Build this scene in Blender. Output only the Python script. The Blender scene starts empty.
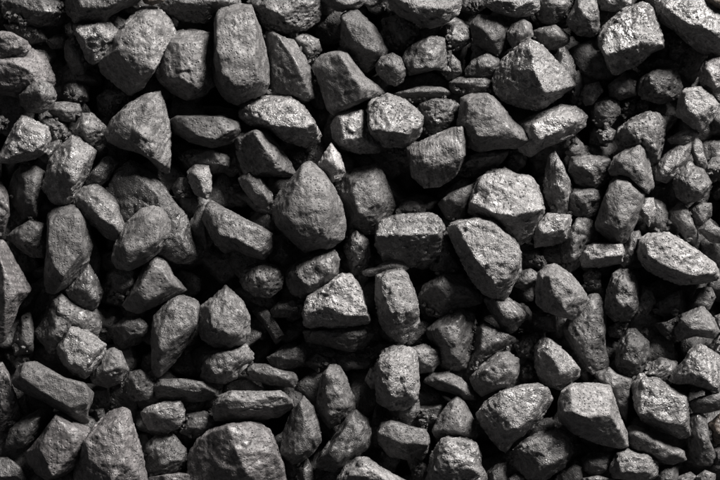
import bpy, bmesh, math
import numpy as np
from mathutils import Vector

# ------------------------------------------------------------------ camera, light, exposure
scene = bpy.context.scene
MM = 0.001                 # one unit of the layout below is one millimetre
CAM_H = 1.5                # camera height above the middle of the heap, metres
cam_data = bpy.data.cameras.new("camera")
cam = bpy.data.objects.new("camera", cam_data)
scene.collection.objects.link(cam)
cam.location = (0, 0, CAM_H)
cam_data.sensor_width = 36
cam_data.lens = 36 * CAM_H / 0.72
cam_data.clip_start = 0.05
cam_data.clip_end = 50
cam_data.dof.use_dof = True
cam_data.dof.focus_distance = CAM_H - 0.055
cam_data.dof.aperture_fstop = 11
scene.camera = cam

world = bpy.data.worlds.new("World")
scene.world = world
world.use_nodes = True
bg = world.node_tree.nodes["Background"]
bg.inputs[0].default_value = (0.97, 0.97, 1.0, 1)
bg.inputs[1].default_value = 0.072

ld = bpy.data.lights.new("key_lamp", "AREA")
ld.shape = "DISK"
ld.size = 1.7
ld.energy = 810
ld.color = (1.0, 0.965, 0.935)
lamp = bpy.data.objects.new("key_lamp", ld)
scene.collection.objects.link(lamp)
lamp.location = Vector((0.46, 0.70, 0.47)).normalized() * 4.0
lamp.rotation_euler = (-lamp.location).to_track_quat("-Z", "Y").to_euler()

scene.view_settings.view_transform = "Standard"
scene.view_settings.look = "None"
scene.view_settings.exposure = 0.0
scene.view_settings.gamma = 1.0
scene.cycles.max_bounces = 3
scene.cycles.use_denoising = True

# ------------------------------------------------------------------ material
def coal_material(name, green, blue):
    m = bpy.data.materials.new(name)
    m.use_nodes = True
    nt = m.node_tree
    N, L = nt.nodes, nt.links
    N.clear()
    def node(t, **kw):
        n = N.new(t)
        for k, v in kw.items():
            setattr(n, k, v)
        return n
    def put(v, sock):
        if isinstance(v, (int, float)): sock.default_value = v
        else: L.new(v, sock)
    def math_(op, a, b=None, c=None):
        n = node("ShaderNodeMath", operation=op)
        for i, v in enumerate((a, b, c)):
            if v is not None: put(v, n.inputs[i])
        return n.outputs[0]
    mul = lambda *v: math_("MULTIPLY", v[0], v[1]) if len(v) == 2 else math_("MULTIPLY", mul(*v[:-1]), v[-1])
    mad = lambda a, b, c: math_("MULTIPLY_ADD", a, b, c)
    def ramp(v, a, b, lo=0.0, hi=1.0):
        n = node("ShaderNodeMapRange")
        for i, x in enumerate((a, b, lo, hi)): put(x, n.inputs[i + 1])
        L.new(v, n.inputs[0])
        return n.outputs[0]
    out = node("ShaderNodeOutputMaterial")
    bsdf = node("ShaderNodeBsdfPrincipled")
    L.new(bsdf.outputs[0], out.inputs[0])
    tc = node("ShaderNodeTexCoord")
    oi = node("ShaderNodeObjectInfo")
    rnd = oi.outputs["Random"]
    sep = node("ShaderNodeSeparateColor")
    L.new(oi.outputs["Color"], sep.inputs[0])
    tone, glit, pit = sep.outputs[0], sep.outputs[1], sep.outputs[2]
    bands = oi.outputs["Alpha"]                 # how strongly the lump shows its bedding
    # every lump has its own place, turn and grain size in the rock
    rot = node("ShaderNodeVectorRotate", rotation_type="EULER_XYZ")
    ang = node("ShaderNodeCombineXYZ")
    L.new(mul(rnd, 47.0), ang.inputs[0]); L.new(mul(rnd, 83.0), ang.inputs[1]); L.new(mul(rnd, 31.0), ang.inputs[2])
    L.new(tc.outputs["Object"], rot.inputs["Vector"]); L.new(ang.outputs[0], rot.inputs["Rotation"])
    grain = node("ShaderNodeVectorMath", operation="SCALE")
    L.new(rot.outputs[0], grain.inputs[0])
    L.new(ramp(math_("FRACT", mul(rnd, 17.3)), 0, 1, 0.7, 1.35), grain.inputs["Scale"])
    add = node("ShaderNodeVectorMath", operation="ADD")
    off = node("ShaderNodeCombineXYZ")
    L.new(mul(rnd, 7.3), off.inputs[0]); L.new(mul(rnd, 3.1), off.inputs[1])
    L.new(grain.outputs[0], add.inputs[0]); L.new(off.outputs[0], add.inputs[1])
    P = add.outputs[0]
    def noise(scale, detail, rough=0.6, dist=0.0, vec=None):
        n = node("ShaderNodeTexNoise")
        n.inputs["Scale"].default_value = scale
        n.inputs["Detail"].default_value = detail
        n.inputs["Roughness"].default_value = rough
        n.inputs["Distortion"].default_value = dist
        L.new(vec or P, n.inputs["Vector"])
        return n.outputs[0]
    flat = node("ShaderNodeVectorMath", operation="MULTIPLY")
    flat.inputs[1].default_value = (1, 1, 9)
    L.new(P, flat.inputs[0])
    big = noise(52, 3, 0.6, 0.6)                # dusty and clean areas
    mid = noise(190, 5, 0.68, 0.5)              # mottling
    fine = noise(640, 3, 0.65)                   # grain
    band = noise(42, 2, 0.6, 0.2, flat.outputs[0])   # bright and dull bedding bands
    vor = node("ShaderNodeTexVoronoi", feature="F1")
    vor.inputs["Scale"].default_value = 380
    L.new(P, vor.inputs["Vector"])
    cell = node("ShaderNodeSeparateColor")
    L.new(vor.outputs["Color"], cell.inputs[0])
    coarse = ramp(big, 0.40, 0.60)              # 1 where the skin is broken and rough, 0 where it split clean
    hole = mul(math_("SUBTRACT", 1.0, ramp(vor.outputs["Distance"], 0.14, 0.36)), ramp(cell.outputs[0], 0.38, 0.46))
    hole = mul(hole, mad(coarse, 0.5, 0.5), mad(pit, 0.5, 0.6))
    # colour: near black coal, grey dust, pale flecks
    v = mul(ramp(big, 0.34, 0.66, 0.72, 1.28), ramp(mid, 0.36, 0.64, 0.62, 1.38))
    v = mul(v, mad(bands, ramp(band, 0.38, 0.62, -0.55, 0.55), 1.0))
    fleck = mul(ramp(fine, 0.55, 0.72), ramp(mid, 0.42, 0.6), mad(glit, 1.1, 0.5))
    v = mul(v, math_("ADD", fleck, ramp(fine, 0.32, 0.50, 0.5, 1.0)))
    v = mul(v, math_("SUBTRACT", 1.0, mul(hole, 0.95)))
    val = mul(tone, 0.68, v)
    colr = node("ShaderNodeCombineColor")
    L.new(val, colr.inputs[0]); L.new(mul(val, green), colr.inputs[1]); L.new(mul(val, blue), colr.inputs[2])
    L.new(colr.outputs[0], bsdf.inputs["Base Color"])
    # gloss: clean splits and bright bands shine
    ro = math_("ADD", ramp(coarse, 0, 1, -0.05, 0.10), ramp(mid, 0.35, 0.65, 0.64, 0.46))
    ro = math_("SUBTRACT", ro, mad(glit, 0.12, mul(bands, ramp(band, 0.4, 0.62, 0.0, 0.12))))
    shine = mul(ramp(noise(95, 3, 0.6, 0.8), 0.53, 0.60), mad(glit, 0.9, 0.12))      # glassy patches
    ro = math_("SUBTRACT", ro, mul(shine, 0.16))
    L.new(ro, bsdf.inputs["Roughness"])
    L.new(mad(shine, 0.8, mad(glit, 0.35, 0.35)), bsdf.inputs["Specular IOR Level"])
    # relief
    hgt = mul(mid, mad(glit, 0.4, 0.36), mad(coarse, 0.6, 0.55))
    hgt = mad(fine, mul(mad(glit, 0.55, 0.42), mad(coarse, 0.7, 0.45)), hgt)
    hgt = mad(band, mul(bands, 0.8), hgt)
    hgt = math_("SUBTRACT", hgt, mul(hole, 0.75))
    bump = node("ShaderNodeBump")
    bump.inputs["Strength"].default_value = 0.85
    bump.inputs["Distance"].default_value = 0.0022
    L.new(hgt, bump.inputs["Height"])
    L.new(bump.outputs[0], bsdf.inputs["Normal"])
    return m

def ground_material():
    m = bpy.data.materials.new("coal_dust")
    m.use_nodes = True
    nt = m.node_tree
    b = nt.nodes["Principled BSDF"]
    n = nt.nodes.new("ShaderNodeTexNoise"); n.inputs["Scale"].default_value = 120; n.inputs["Detail"].default_value = 6
    r = nt.nodes.new("ShaderNodeValToRGB")
    r.color_ramp.elements[0].color = (0.008, 0.008, 0.008, 1)
    r.color_ramp.elements[1].color = (0.03, 0.029, 0.028, 1)
    nt.links.new(n.outputs[0], r.inputs[0]); nt.links.new(r.outputs[0], b.inputs["Base Color"])
    bp = nt.nodes.new("ShaderNodeBump"); bp.inputs["Distance"].default_value = 0.003
    nt.links.new(n.outputs[0], bp.inputs["Height"]); nt.links.new(bp.outputs[0], b.inputs["Normal"])
    b.inputs["Roughness"].default_value = 0.9
    return m

COAL = coal_material("coal", 0.975, 0.972)
COAL_PINK = coal_material("coal_mauve", 0.945, 0.95)
COAL_BROWN = coal_material("coal_brown", 0.80, 0.66)
DUST = ground_material()

# ------------------------------------------------------------------ layout of the lumps, millimetres seen from above
DATA = """
# tile|level|type|outline|inner|label
00|1|g6|5,5 60,-30 180,-30 250,10 255,60 215,95 150,108 80,95 20,70|130,25 180,50|broad dim lump cut by the frame in the top left corner
00|0|g6|20,100 100,98 165,118 185,160 120,175 60,155||dark sunken lump just below the broad dim lump in the top left corner
00|2|g11k|-40,190 60,190 120,190 180,220 195,255 215,300 218,345 170,372 80,385 -40,375|-20,245,1.1 60,250,1.2 130,290,1 150,340,.8 -20,340,.9|large lump with a pale diagonal ledge at the left edge near the top
00|3|g11k|-40,135 10,128 45,132 105,165 120,192 90,222 20,238 -40,240||flat pale lump lying on the ledged lump at the upper left edge
00|3|g8|82,380 108,345 160,324 205,340 222,382 210,420 170,447 120,447 85,415|160,350 150,400,.9|small round lump with a lit cap under the ledged lump at upper left
01|2|g7|198,85 225,52 260,50 312,58 320,80 300,125 250,120 220,105|215,80 260,75|small pale-ended lump right below the small round lump at upper left
00|0|g5|190,165 230,140 262,152 262,188 210,192||tiny dark lump in the gap right of the ledged lump at upper left
00|1|g6|262,175 300,130 328,185 350,250 335,290 292,292 265,230||dark narrow lump touching the left of the lump with a white glittering top rim
00|3|b12|297,100 330,92 385,88 440,90 458,112 476,122 465,170 430,215 410,235 375,255 345,235 325,180 300,135|305,112,.9 390,105,1 375,150,1 330,145,1 430,150,.9|mid-size lump with a white glittering top rim, upper left corner area
00|3|g10|265,-30 400,-40 560,-30 556,14 500,22 447,50 422,90 380,97 310,96 270,50|300,-20,1.2 540,-20,1.2 430,30,1.2 320,28,1.2|lump cut by the top edge with a lit strip over a dark face, upper left
P|3|g13|142,7 152,7 162,11 171,22 176,36 170,48 158,66 143,88 130,95 117,85 102,72 99,63 110,47 118,30 130,17|111,50,1 134,46,1.1 149,66,1.1 130,80,.7 155,22,1.0 145,20,1|large lump left of the tall pale slab, lit upper face above a grey lower face
01|0|g5|390,30 430,0 520,0 545,30 500,70 440,115 400,90||dark lump in the hollow below the large two-faced lump at upper left
00|4|s10w|560,-20 645,-25 650,5 610,16 585,12||small brownish chip at the top edge above the large two-faced lump
00|0|g5|250,340 300,318 350,350 352,400 300,422 255,392||black lump deep in the gap right of the small round lump, upper left
10|2|p8|85,20 105,-30 380,-30 402,18 340,42 300,62 262,92 180,87 120,62|180,10 320,0|pitted dark lump at the top edge above the tall pale slab's left side
10|3|s11|60,285 92,210 130,140 165,122 200,118 290,135 302,170 297,220 302,330 260,375 190,397 130,370 85,330|145,165,.9 235,165,1 245,260,1 220,350,.9 120,290,1|grey block tucked against the left of the tall pale slab
10|4|s14|298,75 318,42 360,28 400,20 445,23 462,60 482,110 500,190 515,260 517,340 497,370 440,392 390,415 340,395 302,340 290,280 298,180|330,80,1 430,60,1.05 450,200,1.1 480,320,.9 340,330,1.1 320,200,1 400,370,.8|tall light grey slab rounded at both ends, upper left of the centre
P|2|p9|248,2 263,-8 318,-8 321,10 318,22 305,30 290,33 272,34 262,24|270,8 300,5 290,20|dark coarse lump at the top edge right of the tall pale slab
10|2|g10|500,132 530,125 570,150 622,165 660,230 690,290 700,385 660,408 610,390 540,392 512,370 520,300 515,240 497,180|545,150,.9 600,215,1.1 640,290,1.1 670,370,.8|lump right of the tall pale slab, black left face and lit diagonal crest
20|1|g6|40,150 90,130 150,160 162,200 120,252 88,215||small dark lump between the crested lump and the flat grey slab, top
20|2|g7|168,0 172,-30 330,-30 337,10 300,36 230,42||small dull lump cut by the top edge left of the picture's middle
20|2|g8|245,65 300,35 330,60 380,110 415,170 432,200 420,230 390,250 350,287 325,280 290,230 260,205 243,180 248,120|260,75,.9 325,85,1 360,120,1 390,195,1 290,150,1|dark rough lump leaning above the flat grey slab at the top
20|3|s10|133,265 165,225 200,212 240,208 270,213 300,258 340,308 410,353 422,370 370,388 330,402 260,440 215,457 188,430 165,350|165,270,.45 235,228,.85 286,282,1.15 345,362,1.1 318,385,.95 215,430,.35|flat grey slab with a thin lit right edge, upper middle
20|3|p10|385,265 408,230 450,217 482,235 500,285 490,322 460,340 430,330 395,297||small round pitted lump right of the flat grey slab, upper middle
P|3|b11|386,-8 456,-8 461,5 457,15 445,24 430,28 420,25 400,16 390,8|400,2,1 440,8,1.1 425,18,.8|bright coarse lump at the top edge just right of the middle
30|2|g10|-70,240 -50,195 0,165 45,145 95,155 102,220 106,285 60,275 0,290 -40,300|-30,215,1 45,160,1.1 55,262,1.1 -30,275,.9 90,170,.6|blocky lump with a pale right face, right of the small round pitted lump
20|0|g5|410,80 480,60 550,110 562,150 500,202 430,192||black lump in the hollow above the small round pitted lump, top middle
20|1|g9|428,385 480,365 570,345 640,348 685,370 640,402 540,407 470,397|470,378,1 640,362,1|thin pale ledge-like lump above the twin bright lumps, upper middle
21|4|b14|353,60 370,40 430,16 500,40 545,80 570,105 562,170 530,207 490,227 420,227 380,207 353,160|366,68,.9 435,32,.85 520,72,.85 562,125,.9 505,168,1.25 430,165,1.3 368,155,1.1|bright square lump with a dark underside, right one of the twin bright lumps
21|3|b13|208,140 235,95 280,80 330,83 352,120 357,170 412,215 390,247 320,252 250,232 213,190|235,120,.9 320,105,1 330,190,1 250,200,1 380,225,.5|bright knobbly lump, left one of the twin bright lumps at upper middle
P|3|b13|240,110 250,100 268,96 290,97 303,106 312,118 320,133 318,143 305,147 284,141 268,128 250,126 241,119|262,104,.9 290,104,1 311,126,1.1 300,131,1.15 281,127,1.1 255,115,.8|bright pitted lump with a dark lower side, below the tall pale slab on its right
30|1|p7|103,100 160,88 197,120 202,165 150,197 105,187||small dull pitted lump under the bright coarse lump at the top edge
30|0|g5|150,0 260,-20 272,20 220,52 160,42||dark lump in the gap at the top edge between two bright lumps
30|3|b12|263,20 275,-30 470,-30 475,30 447,60 380,67 300,47|300,5,1 440,5,1 380,35,1|wide bright gritty lump cut by the top edge right of the middle
30|2|g7|465,-15 600,-25 622,20 592,60 530,97 490,87 463,50|520,10 570,20|smooth dull lump at the top edge right of the wide bright gritty lump
30|2|s7|200,100 240,60 330,75 356,110 347,160 312,222 270,202 220,170||dull smooth lump up and left of the big pyramid lump
30|3|g11|353,130 370,100 410,80 440,100 447,140 400,182 375,192 357,160|385,115 415,120|small pale round lump perched on the left shoulder of the big pyramid lump
30|2|g9|450,130 480,115 540,103 592,140 592,168 540,197 490,187|500,125 550,135|flat lump with a lit crest behind the top of the big pyramid lump
30|4|b13|293,310 330,240 400,180 440,158 490,183 540,240 600,300 620,340 580,370 510,420 470,442 400,427 330,402 300,360|441,176,1.05 450,262,1.25 500,374,1.2 598,335,.55 520,230,.7|big pyramid-shaped lump with a bright pitted right face, top right of middle
30|2|g8|185,280 210,245 270,213 312,240 317,280 290,312 230,317 190,307|230,250,.9 280,240,1|knobbly grey lump touching the left corner of the big pyramid lump
30|1|p8|98,240 120,213 156,250 162,290 130,312 105,292||tiny pitted lump right of the blocky lump with the pale right face
30|1|g8|123,330 160,310 285,313 292,350 280,387 180,387 130,372|160,330 270,330|flat dark slab wedged below the knobbly grey lump, left of the pyramid lump
40|2|b10|-8,200 20,188 45,230 62,300 52,350 0,377 -10,300|15,210,.9 40,300,1 10,340,.8|narrow upright lump with a glinting foot, right of the big pyramid lump
40|1|g6|45,300 75,290 92,330 90,390 70,425 45,400||thin dark lump right of the narrow upright lump with a glinting foot
31|4|s9|165,35 200,18 270,16 302,35 340,80 370,120 430,168 442,200 380,232 300,232 240,247 188,222 150,140 163,80|195,50,.9 265,40,1 300,110,1.1 370,165,1 400,195,.8 240,200,1 200,130,1|stepped grey lump below the left foot of the big pyramid lump
P|3|b12|516,124 540,112 560,105 576,107 586,116 584,127 570,138 545,147 531,157 521,151 514,137|530,126,1 565,113,1 572,126,1 540,140,1|long bright lump jutting right from under the stepped grey lump
31|2|p8|0,60 60,38 130,43 162,70 152,130 120,162 60,182 20,172 0,120|40,70 110,65|dark coarse lump left of the stepped grey lump, upper middle
31|4|s11|-52,230 0,208 60,180 130,150 182,146 183,200 177,270 140,342 80,382 20,388 -30,342 -42,280|40,215,.9 165,165,1 160,265,1.1 40,280,1.15 -20,280,1|wedge lump, lit upper and dark lower face, at lower left of the stepped lump
31|1|g8|145,290 180,265 300,238 352,243 332,282 290,322 200,347 148,337|190,285 310,262|flat slab lying in shade directly under the stepped grey lump
P|3|b16|468,212 472,195 478,180 490,171 505,168 516,175 530,176 538,187 542,200 544,212 537,225 530,240 518,245 505,236 497,224 480,220|474,203,.9 487,180,.9 508,174,.9 530,182,.9 539,208,1.15 515,216,1.3 493,213,1.25|glittering bright coarse lump with a black underside, right of the centre
32|2|s10|76,95 120,55 220,13 232,60 202,142 150,167 108,150|120,80 190,50|smooth dull lump tucked behind the left of the glittering bright lump
P|2|b9|544,185 548,158 555,151 563,165 571,185 573,200 568,213 553,215 547,200|555,165,.9 560,190,1|upright lump with a pointed top right of the glittering bright lump
42|2|g8|33,60 50,36 120,33 162,43 170,75 142,132 110,157 50,132 33,100|60,55 145,55 110,110,.8|small squarish dull lump right of the upright pointed lump
32|3|b14|458,200 490,160 510,136 602,143 602,165 587,237 530,257 463,267|480,185,.8 520,150,1 590,155,1 575,200,1.1 480,215,1.1|bright banded box-like lump between the glittering lump and the porous column
42|2|p11|8,270 40,200 70,155 110,148 152,200 157,240 105,282 80,342 40,372 10,320|70,180 50,280|porous lumpy column right of the bright banded box-like lump
32|5|b15|108,190 150,165 240,148 300,146 312,180 382,240 402,290 402,370 372,412 352,467 310,477 250,452 200,392 160,312 120,230|150,190,.8 240,175,1 330,225,1.05 380,300,1 370,370,.95 300,420,.9 235,330,1.15 190,230,1.1|large bright egg-shaped lump right of the centre
32|2|g9|43,230 80,203 115,213 132,290 157,350 110,377 43,352|75,230 90,320|small upright lump between the brick-shaped lump and the bright egg-shaped lump
P|3|b11|377,222 395,215 430,213 438,217 445,228 442,236 440,262 425,268 386,263 376,245|380,224,.95 395,217,1 434,217,1 441,232,1.15 410,235,1.25 379,236,1.2|brick-shaped lump with a lit top strip over a black face, near the centre
22|2|p9|258,270 280,200 305,188 352,240 360,290 347,362 290,377 275,332|290,230 320,270|small oval pitted lump left of the brick-shaped lump
P|2|g10|335,184 345,172 362,168 377,163 384,175 390,190 396,205 388,218 375,233 360,233 348,226 342,205|350,185,1 375,175,1 380,200,1 360,215,1|dark rough-faced lump right of the central teardrop-shaped lump
P|5|s14|273,206 280,192 295,175 303,164 312,162 325,174 335,190 342,205 346,225 343,238 330,248 318,247 305,252 290,239 277,225|306,172,.9 320,180,1 329,205,1.05 328,232,1 305,238,.8 285,215,.95 300,200,1.1|smooth teardrop-shaped lump at the centre, lit along its right edge
21|4|b36|158,300 180,255 205,218 237,260 257,325 237,357 205,362 190,332|185,280,.9 210,250,.9 235,310,1|small brilliant white-lit chip above the central teardrop-shaped lump
21|0|g6|20,250 90,233 122,270 100,312 50,302||dark lump in the gap left of the brilliant white-lit chip
22|3|g12|26,375 50,340 110,308 160,278 215,283 234,320 227,380 182,422 130,457 90,470 50,452 30,412|60,370,.9 130,320,1 200,305,1 205,370,1 120,430,.9|bean-shaped pale lump directly below the central teardrop-shaped lump
23|4|b15|93,160 115,100 190,58 240,18 285,20 322,70 337,130 360,190 352,212 270,227 180,232 103,227|120,120,.85 190,75,1.05 250,35,1 290,50,1 340,180,1 205,185,1.15 110,185,.9|block with a bright square face and dim left face, below centre
23|2|g8|98,240 200,240 355,213 372,260 332,312 280,327 180,302 108,287|130,255 320,250|dark slab under the block with the bright square face
23|4|b13|383,30 430,5 490,-2 512,20 532,70 550,130 557,210 532,267 490,292 440,267 400,212 383,120|404,36,1 440,15,.9 490,6,.85 515,60,.9 546,150,1 510,170,1.2 463,182,1.3 430,110,1.25|column-like lump with a pale speckled top face, below the brick-shaped lump
22|3|b13|338,366 352,354 385,350 405,338 450,322 470,323 490,330 505,350 494,366 462,354 425,360 400,374 372,384 350,381|360,366,.5 390,356,.7 460,335,.9 490,346,.7|thin pale sliver lying across the top of the column-like lump
33|2|s11|-5,110 20,60 90,18 170,18 222,80 252,105 237,137 170,152 80,187 40,182|60,60 160,60|dark smooth lump below left of the bright egg-shaped lump
33|2|g10|28,240 80,195 160,158 217,180 212,250 202,332 182,392 120,402 80,382 68,312 33,272|70,235 170,200 130,330|dull square-shouldered lump below the dark smooth lump, right of centre
33|3|g11|258,120 290,103 350,113 400,143 430,180 402,212 377,242 345,254 308,202 278,160|300,120,1 400,175,1 350,210,1|triangular lump pointing down, just under the bright egg-shaped lump
33|1|g10|205,232 260,208 310,240 360,260 402,290 352,332 270,362 210,422 183,402 200,322|250,240 330,280|dark slanting slab beneath the downward-pointing triangular lump
33|3|g9|203,430 250,380 310,333 350,331 392,360 392,412 372,452 320,472 250,502 218,472|260,400,1 330,355,1 370,390,1 300,450,.9|dull rounded lump at the lower end of the dark slanting slab, right of centre
P|5|g13|536,290 539,273 548,266 557,265 572,276 583,290 589,301 581,311 573,319 560,316 545,311 537,303|546,280,1 560,275,1 577,295,1 565,310,.9|pale pebble-like lump with a blunt square outline, right of the egg-shaped lump
33|1|g8|453,178 537,188 537,242 490,247 458,232||small shaded lump just under the pale pebble-like lump, right of the triangular lump
33|3|b13|463,310 490,273 520,278 560,308 602,350 637,395 632,427 590,452 560,477 490,452 463,390|480,310,.8 515,290,1 545,370,1.15 565,440,1 620,400,.7|lump with a sparkling broken right face, above left of the big pale-topped block
33|1|g7|383,310 410,270 467,258 472,300 440,347 400,342||small dim lump left above the lump with a sparkling right face
33|0|g5|403,400 430,365 457,375 457,442 410,457||dark sliver-shaped lump left of the lump with a sparkling right face
34|2|g10|18,90 50,53 110,50 160,73 212,125 217,157 170,157 130,132 70,117|60,75 120,75 170,120|crescent-shaped dull lump right of the column with a white glint
P|4|b12|375,367 382,352 392,347 405,347 417,351 419,385 417,401 405,409 390,409 377,401|382,364,.9 390,360,1.1 409,356,.75 413,380,.7 392,384,1.1 385,397,.9 412,398,.7|upright column-shaped lump with a white glint on its face, below centre
P|3|g12|411,349 425,345 437,351 439,362 432,371 418,373 411,363||pale knob attached to the right top of the column with the white glint
24|2|b22|346,80 360,40 385,33 390,102 365,110||small sparkling chip left of the column with the white glint
24|2|p9|438,200 480,185 550,163 554,210 520,247 470,237||small pitted lump at the foot of the column with the white glint
24|3|g10|393,285 410,250 450,241 520,268 582,278 594,320 582,372 520,397 440,382 398,332|405,290,.9 450,255,1 575,285,1 585,335,1 490,335,1.2|crescent-topped lump with a black underside, below the column with the white glint
24|3|g9|153,150 165,70 200,23 240,28 267,75 277,115 297,150 297,192 262,232 200,272 168,232 148,190|190,60,.9 240,70,.9 240,140,1.1 270,180,1 200,220,.9|lumpy egg-shaped dull lump left of the column with the white glint
24|4|s11|3,372 15,290 45,210 95,148 132,190 152,250 163,322 130,372 90,402 50,412|90,170,.8 85,220,1 70,380,.9 140,300,.9 110,360,.9|upright pointed lump like an arrowhead, lower middle left of the lumpy egg-shaped one
24|3|g9|148,400 180,350 230,288 270,218 300,203 352,240 362,300 352,352 300,392 260,432 220,447 160,432|195,370,1 280,250,1 330,270,1 330,330,1 230,415,.9|slanting broken-faced lump right of the arrowhead-shaped lump
P|4|g14|338,478 347,465 357,457 368,458 380,467 395,475 408,482 400,496 355,496 338,490|352,475,1 366,464,1 385,480,1|pale lump cut by the bottom edge under the slanting broken-faced lump
24|2|g8|68,440 110,398 132,440 142,500 90,510||small dull lump at the bottom edge under the arrowhead-shaped lump
34|4|b13|28,470 45,380 85,320 120,303 170,308 220,328 242,370 242,420 267,460 267,530 28,530|65,420,.9 100,335,1 205,345,1 215,430,1 130,440,1.1|large lump with a bright shoulder cut by the bottom edge right of the middle
34|3|s10|53,282 75,230 120,170 150,146 182,180 217,250 227,302 200,327 130,312 68,312|140,180,.8 155,210,1 165,285,1.1 90,280,.8|triangular upright lump just above the bright-shouldered lump at the bottom
34|4|b11|228,215 260,170 320,130 400,103 470,95 512,120 527,160 482,242 430,292 380,322 340,372 300,332 248,262|250,205,.9 325,145,1 405,120,1 490,125,.9 465,220,1 390,275,1.1 310,255,1.15|wide angular lump with a bright pitted top, lower right of the middle
34|3|b10|373,360 420,320 480,288 560,283 602,310 612,370 572,432 500,477 430,472 378,422|420,345,.9 490,310,1 580,320,1 575,390,1 490,430,1|chunky striated lump below the wide angular lump, lower right
34|2|g9|268,450 310,420 350,413 358,510 280,510||small dull lump at the bottom edge right of the bright-shouldered lump
34|3|b15|360,475 385,458 412,473 402,500 363,500||tiny bright chip at the bottom edge left of the chunky striated lump
34|1|g6|-20,300 10,273 37,310 42,350 10,397 -20,382||small dark lump left of the bright-shouldered lump near the bottom
24|0|g6|528,440 570,408 597,430 592,485 540,485||dark lump in shade at the bottom edge left of the bright-shouldered lump
34|0|g5|-20,192 100,173 62,262 0,282||black lump in the hollow left of the triangular upright lump, near the bottom
P|5|s14|559,404 563,391 574,384 592,384 610,386 614,398 619,415 627,432 628,446 618,448 600,444 575,434 560,421|564,396,.9 577,387,.85 608,389,.9 611,414,1.2 586,417,1.3 566,410,1.2|big block with a smooth pale top and dark front, lower right
44|2|g11|128,65 195,30 230,58 285,75 277,160 264,247 230,200 210,110|150,66,1 195,42,1 275,82,1.2 222,104,1.3 258,150,.8|lump with a pale top facet and black side, behind the big pale-topped block
44|3|b9|288,100 320,58 380,58 440,110 502,140 512,200 520,302 480,312 400,282 330,242 300,192|330,90,.9 420,125,1 490,165,1 500,270,1 410,250,1.1 330,200,1|broad lump with streaked hollow face, between the big pale block and the right edge
43|2|p10|308,430 340,390 400,353 462,370 472,420 420,472 320,472||rough lump with small glints just above the broad streaked lump, right side
44|4|b15|438,80 470,30 500,0 520,-40 560,-62 640,-12 648,60 632,127 580,112 520,92 470,97|470,60,.7 525,-20,1 560,-45,1 560,60,1.15 615,100,1|lump with a dazzling pitted right half at the right edge, lower right
44|3|g11|513,170 560,150 650,128 662,190 600,207 545,212|550,165 640,150|flat pale lump at the right edge under the dazzling half-lit lump
44|2|g8|513,230 560,210 587,240 597,320 620,380 602,417 550,417 520,372 503,302|560,235 575,340|upright dull slab below the flat pale lump, near the right edge
44|3|g10|263,300 290,260 340,278 420,328 492,363 497,397 450,417 390,407 330,372 268,347|295,285,1 340,300,1 460,375,1 400,385,1|finger-shaped lump slanting down right of the big pale-topped block
44|4|b15|203,430 230,373 270,356 312,375 350,378 387,410 387,462 350,482 270,477 213,472|235,395,.9 275,375,1 350,400,1 360,450,.9 250,450,.9|bright two-humped lump near the bottom edge, lower right
44|2|b9|88,400 120,373 217,370 207,420 192,457 140,462 98,442||small lump with a glint under the big pale-topped block's front
44|2|s8|-10,465 60,403 87,430 87,510 -10,510||small dull lump at the bottom edge right of the chunky striated lump
44|3|g11|93,475 150,466 212,478 202,505 98,505||thin pale strip of a lump at the bottom edge left of the two-humped lump
44|2|g9|383,470 410,428 467,423 467,505 388,505||squarish dull lump at the bottom edge right of the two-humped lump
44|2|g7|473,470 520,453 547,475 520,505 480,505||small dark rounded lump at the bottom edge, third from the right corner
44|3|g10|548,470 580,446 617,460 612,505 558,505||small pale lump at the bottom edge next to the bottom right corner
44|1|g8w|598,260 640,218 670,240 670,320 625,332||brownish dim lump at the right edge low down, beside the upright dull slab
44|1|g7k|618,360 670,345 670,420 625,415||dim pinkish lump at the right edge just above the bottom right corner
04|4|s11|53,90 80,25 112,11 150,8 200,38 260,73 330,88 370,130 362,170 342,215 357,252 310,252 250,212 180,167 110,137 63,112|85,70,.9 110,30,.9 200,60,1 330,110,1 345,170,.9 280,190,1 170,130,1|long flat slab slanting down to the right, lower left
04|2|p9k|-40,20 10,13 35,50 50,110 77,180 82,240 20,277 -40,272|10,60 30,160|porous lump at the left edge beside the long flat slab
04|3|g9|23,345 45,275 90,235 160,198 197,193 197,240 160,292 110,342 50,357|70,285,1 165,225,1 90,325,.9|angular grey lump below the left end of the long flat slab
04|4|s13k|106,370 160,310 200,250 232,208 290,248 352,273 362,310 327,370 312,422 250,462 190,480 150,452 118,412|150,365,.9 225,235,.85 272,285,1.05 348,300,.7 300,372,.95 205,455,.85 165,430,.9|angular smooth lump below the long flat slab, left of the tombstone-shaped lump
P|5|g13k|77,460 86,437 95,425 110,412 122,408 130,411 136,432 142,452 146,472 150,490 140,494 80,494 74,475|90,445,.8 112,425,1 127,420,1 132,455,1.05 115,462,1.1 112,480,1.1 88,457,.9|large tombstone-shaped pale lump at the bottom edge, lower left
04|2|g7|-40,400 30,388 90,440 112,500 -40,510||dim lump in the bottom left corner
04|2|g7|188,470 270,443 317,480 302,510 200,510||small dim lump at the bottom edge left of the tombstone-shaped lump
04|0|g5|382,205 412,200 420,235 390,242||tiny dark chip in the gap above the tombstone-shaped lump
03|3|b11|228,315 260,265 290,216 342,238 422,300 417,342 372,402 340,432 290,412 253,372|250,310,.8 290,245,.9 395,310,1 340,395,1 280,370,.9|diamond-shaped lump with small glints above the long flat slab, left side
03|3|g11|366,420 420,330 450,316 482,330 512,400 482,447 430,467 371,447|410,370,.8 455,335,1 490,390,1.1 420,400,1.2|small lump with a lit cap right of the diamond-shaped lump
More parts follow.
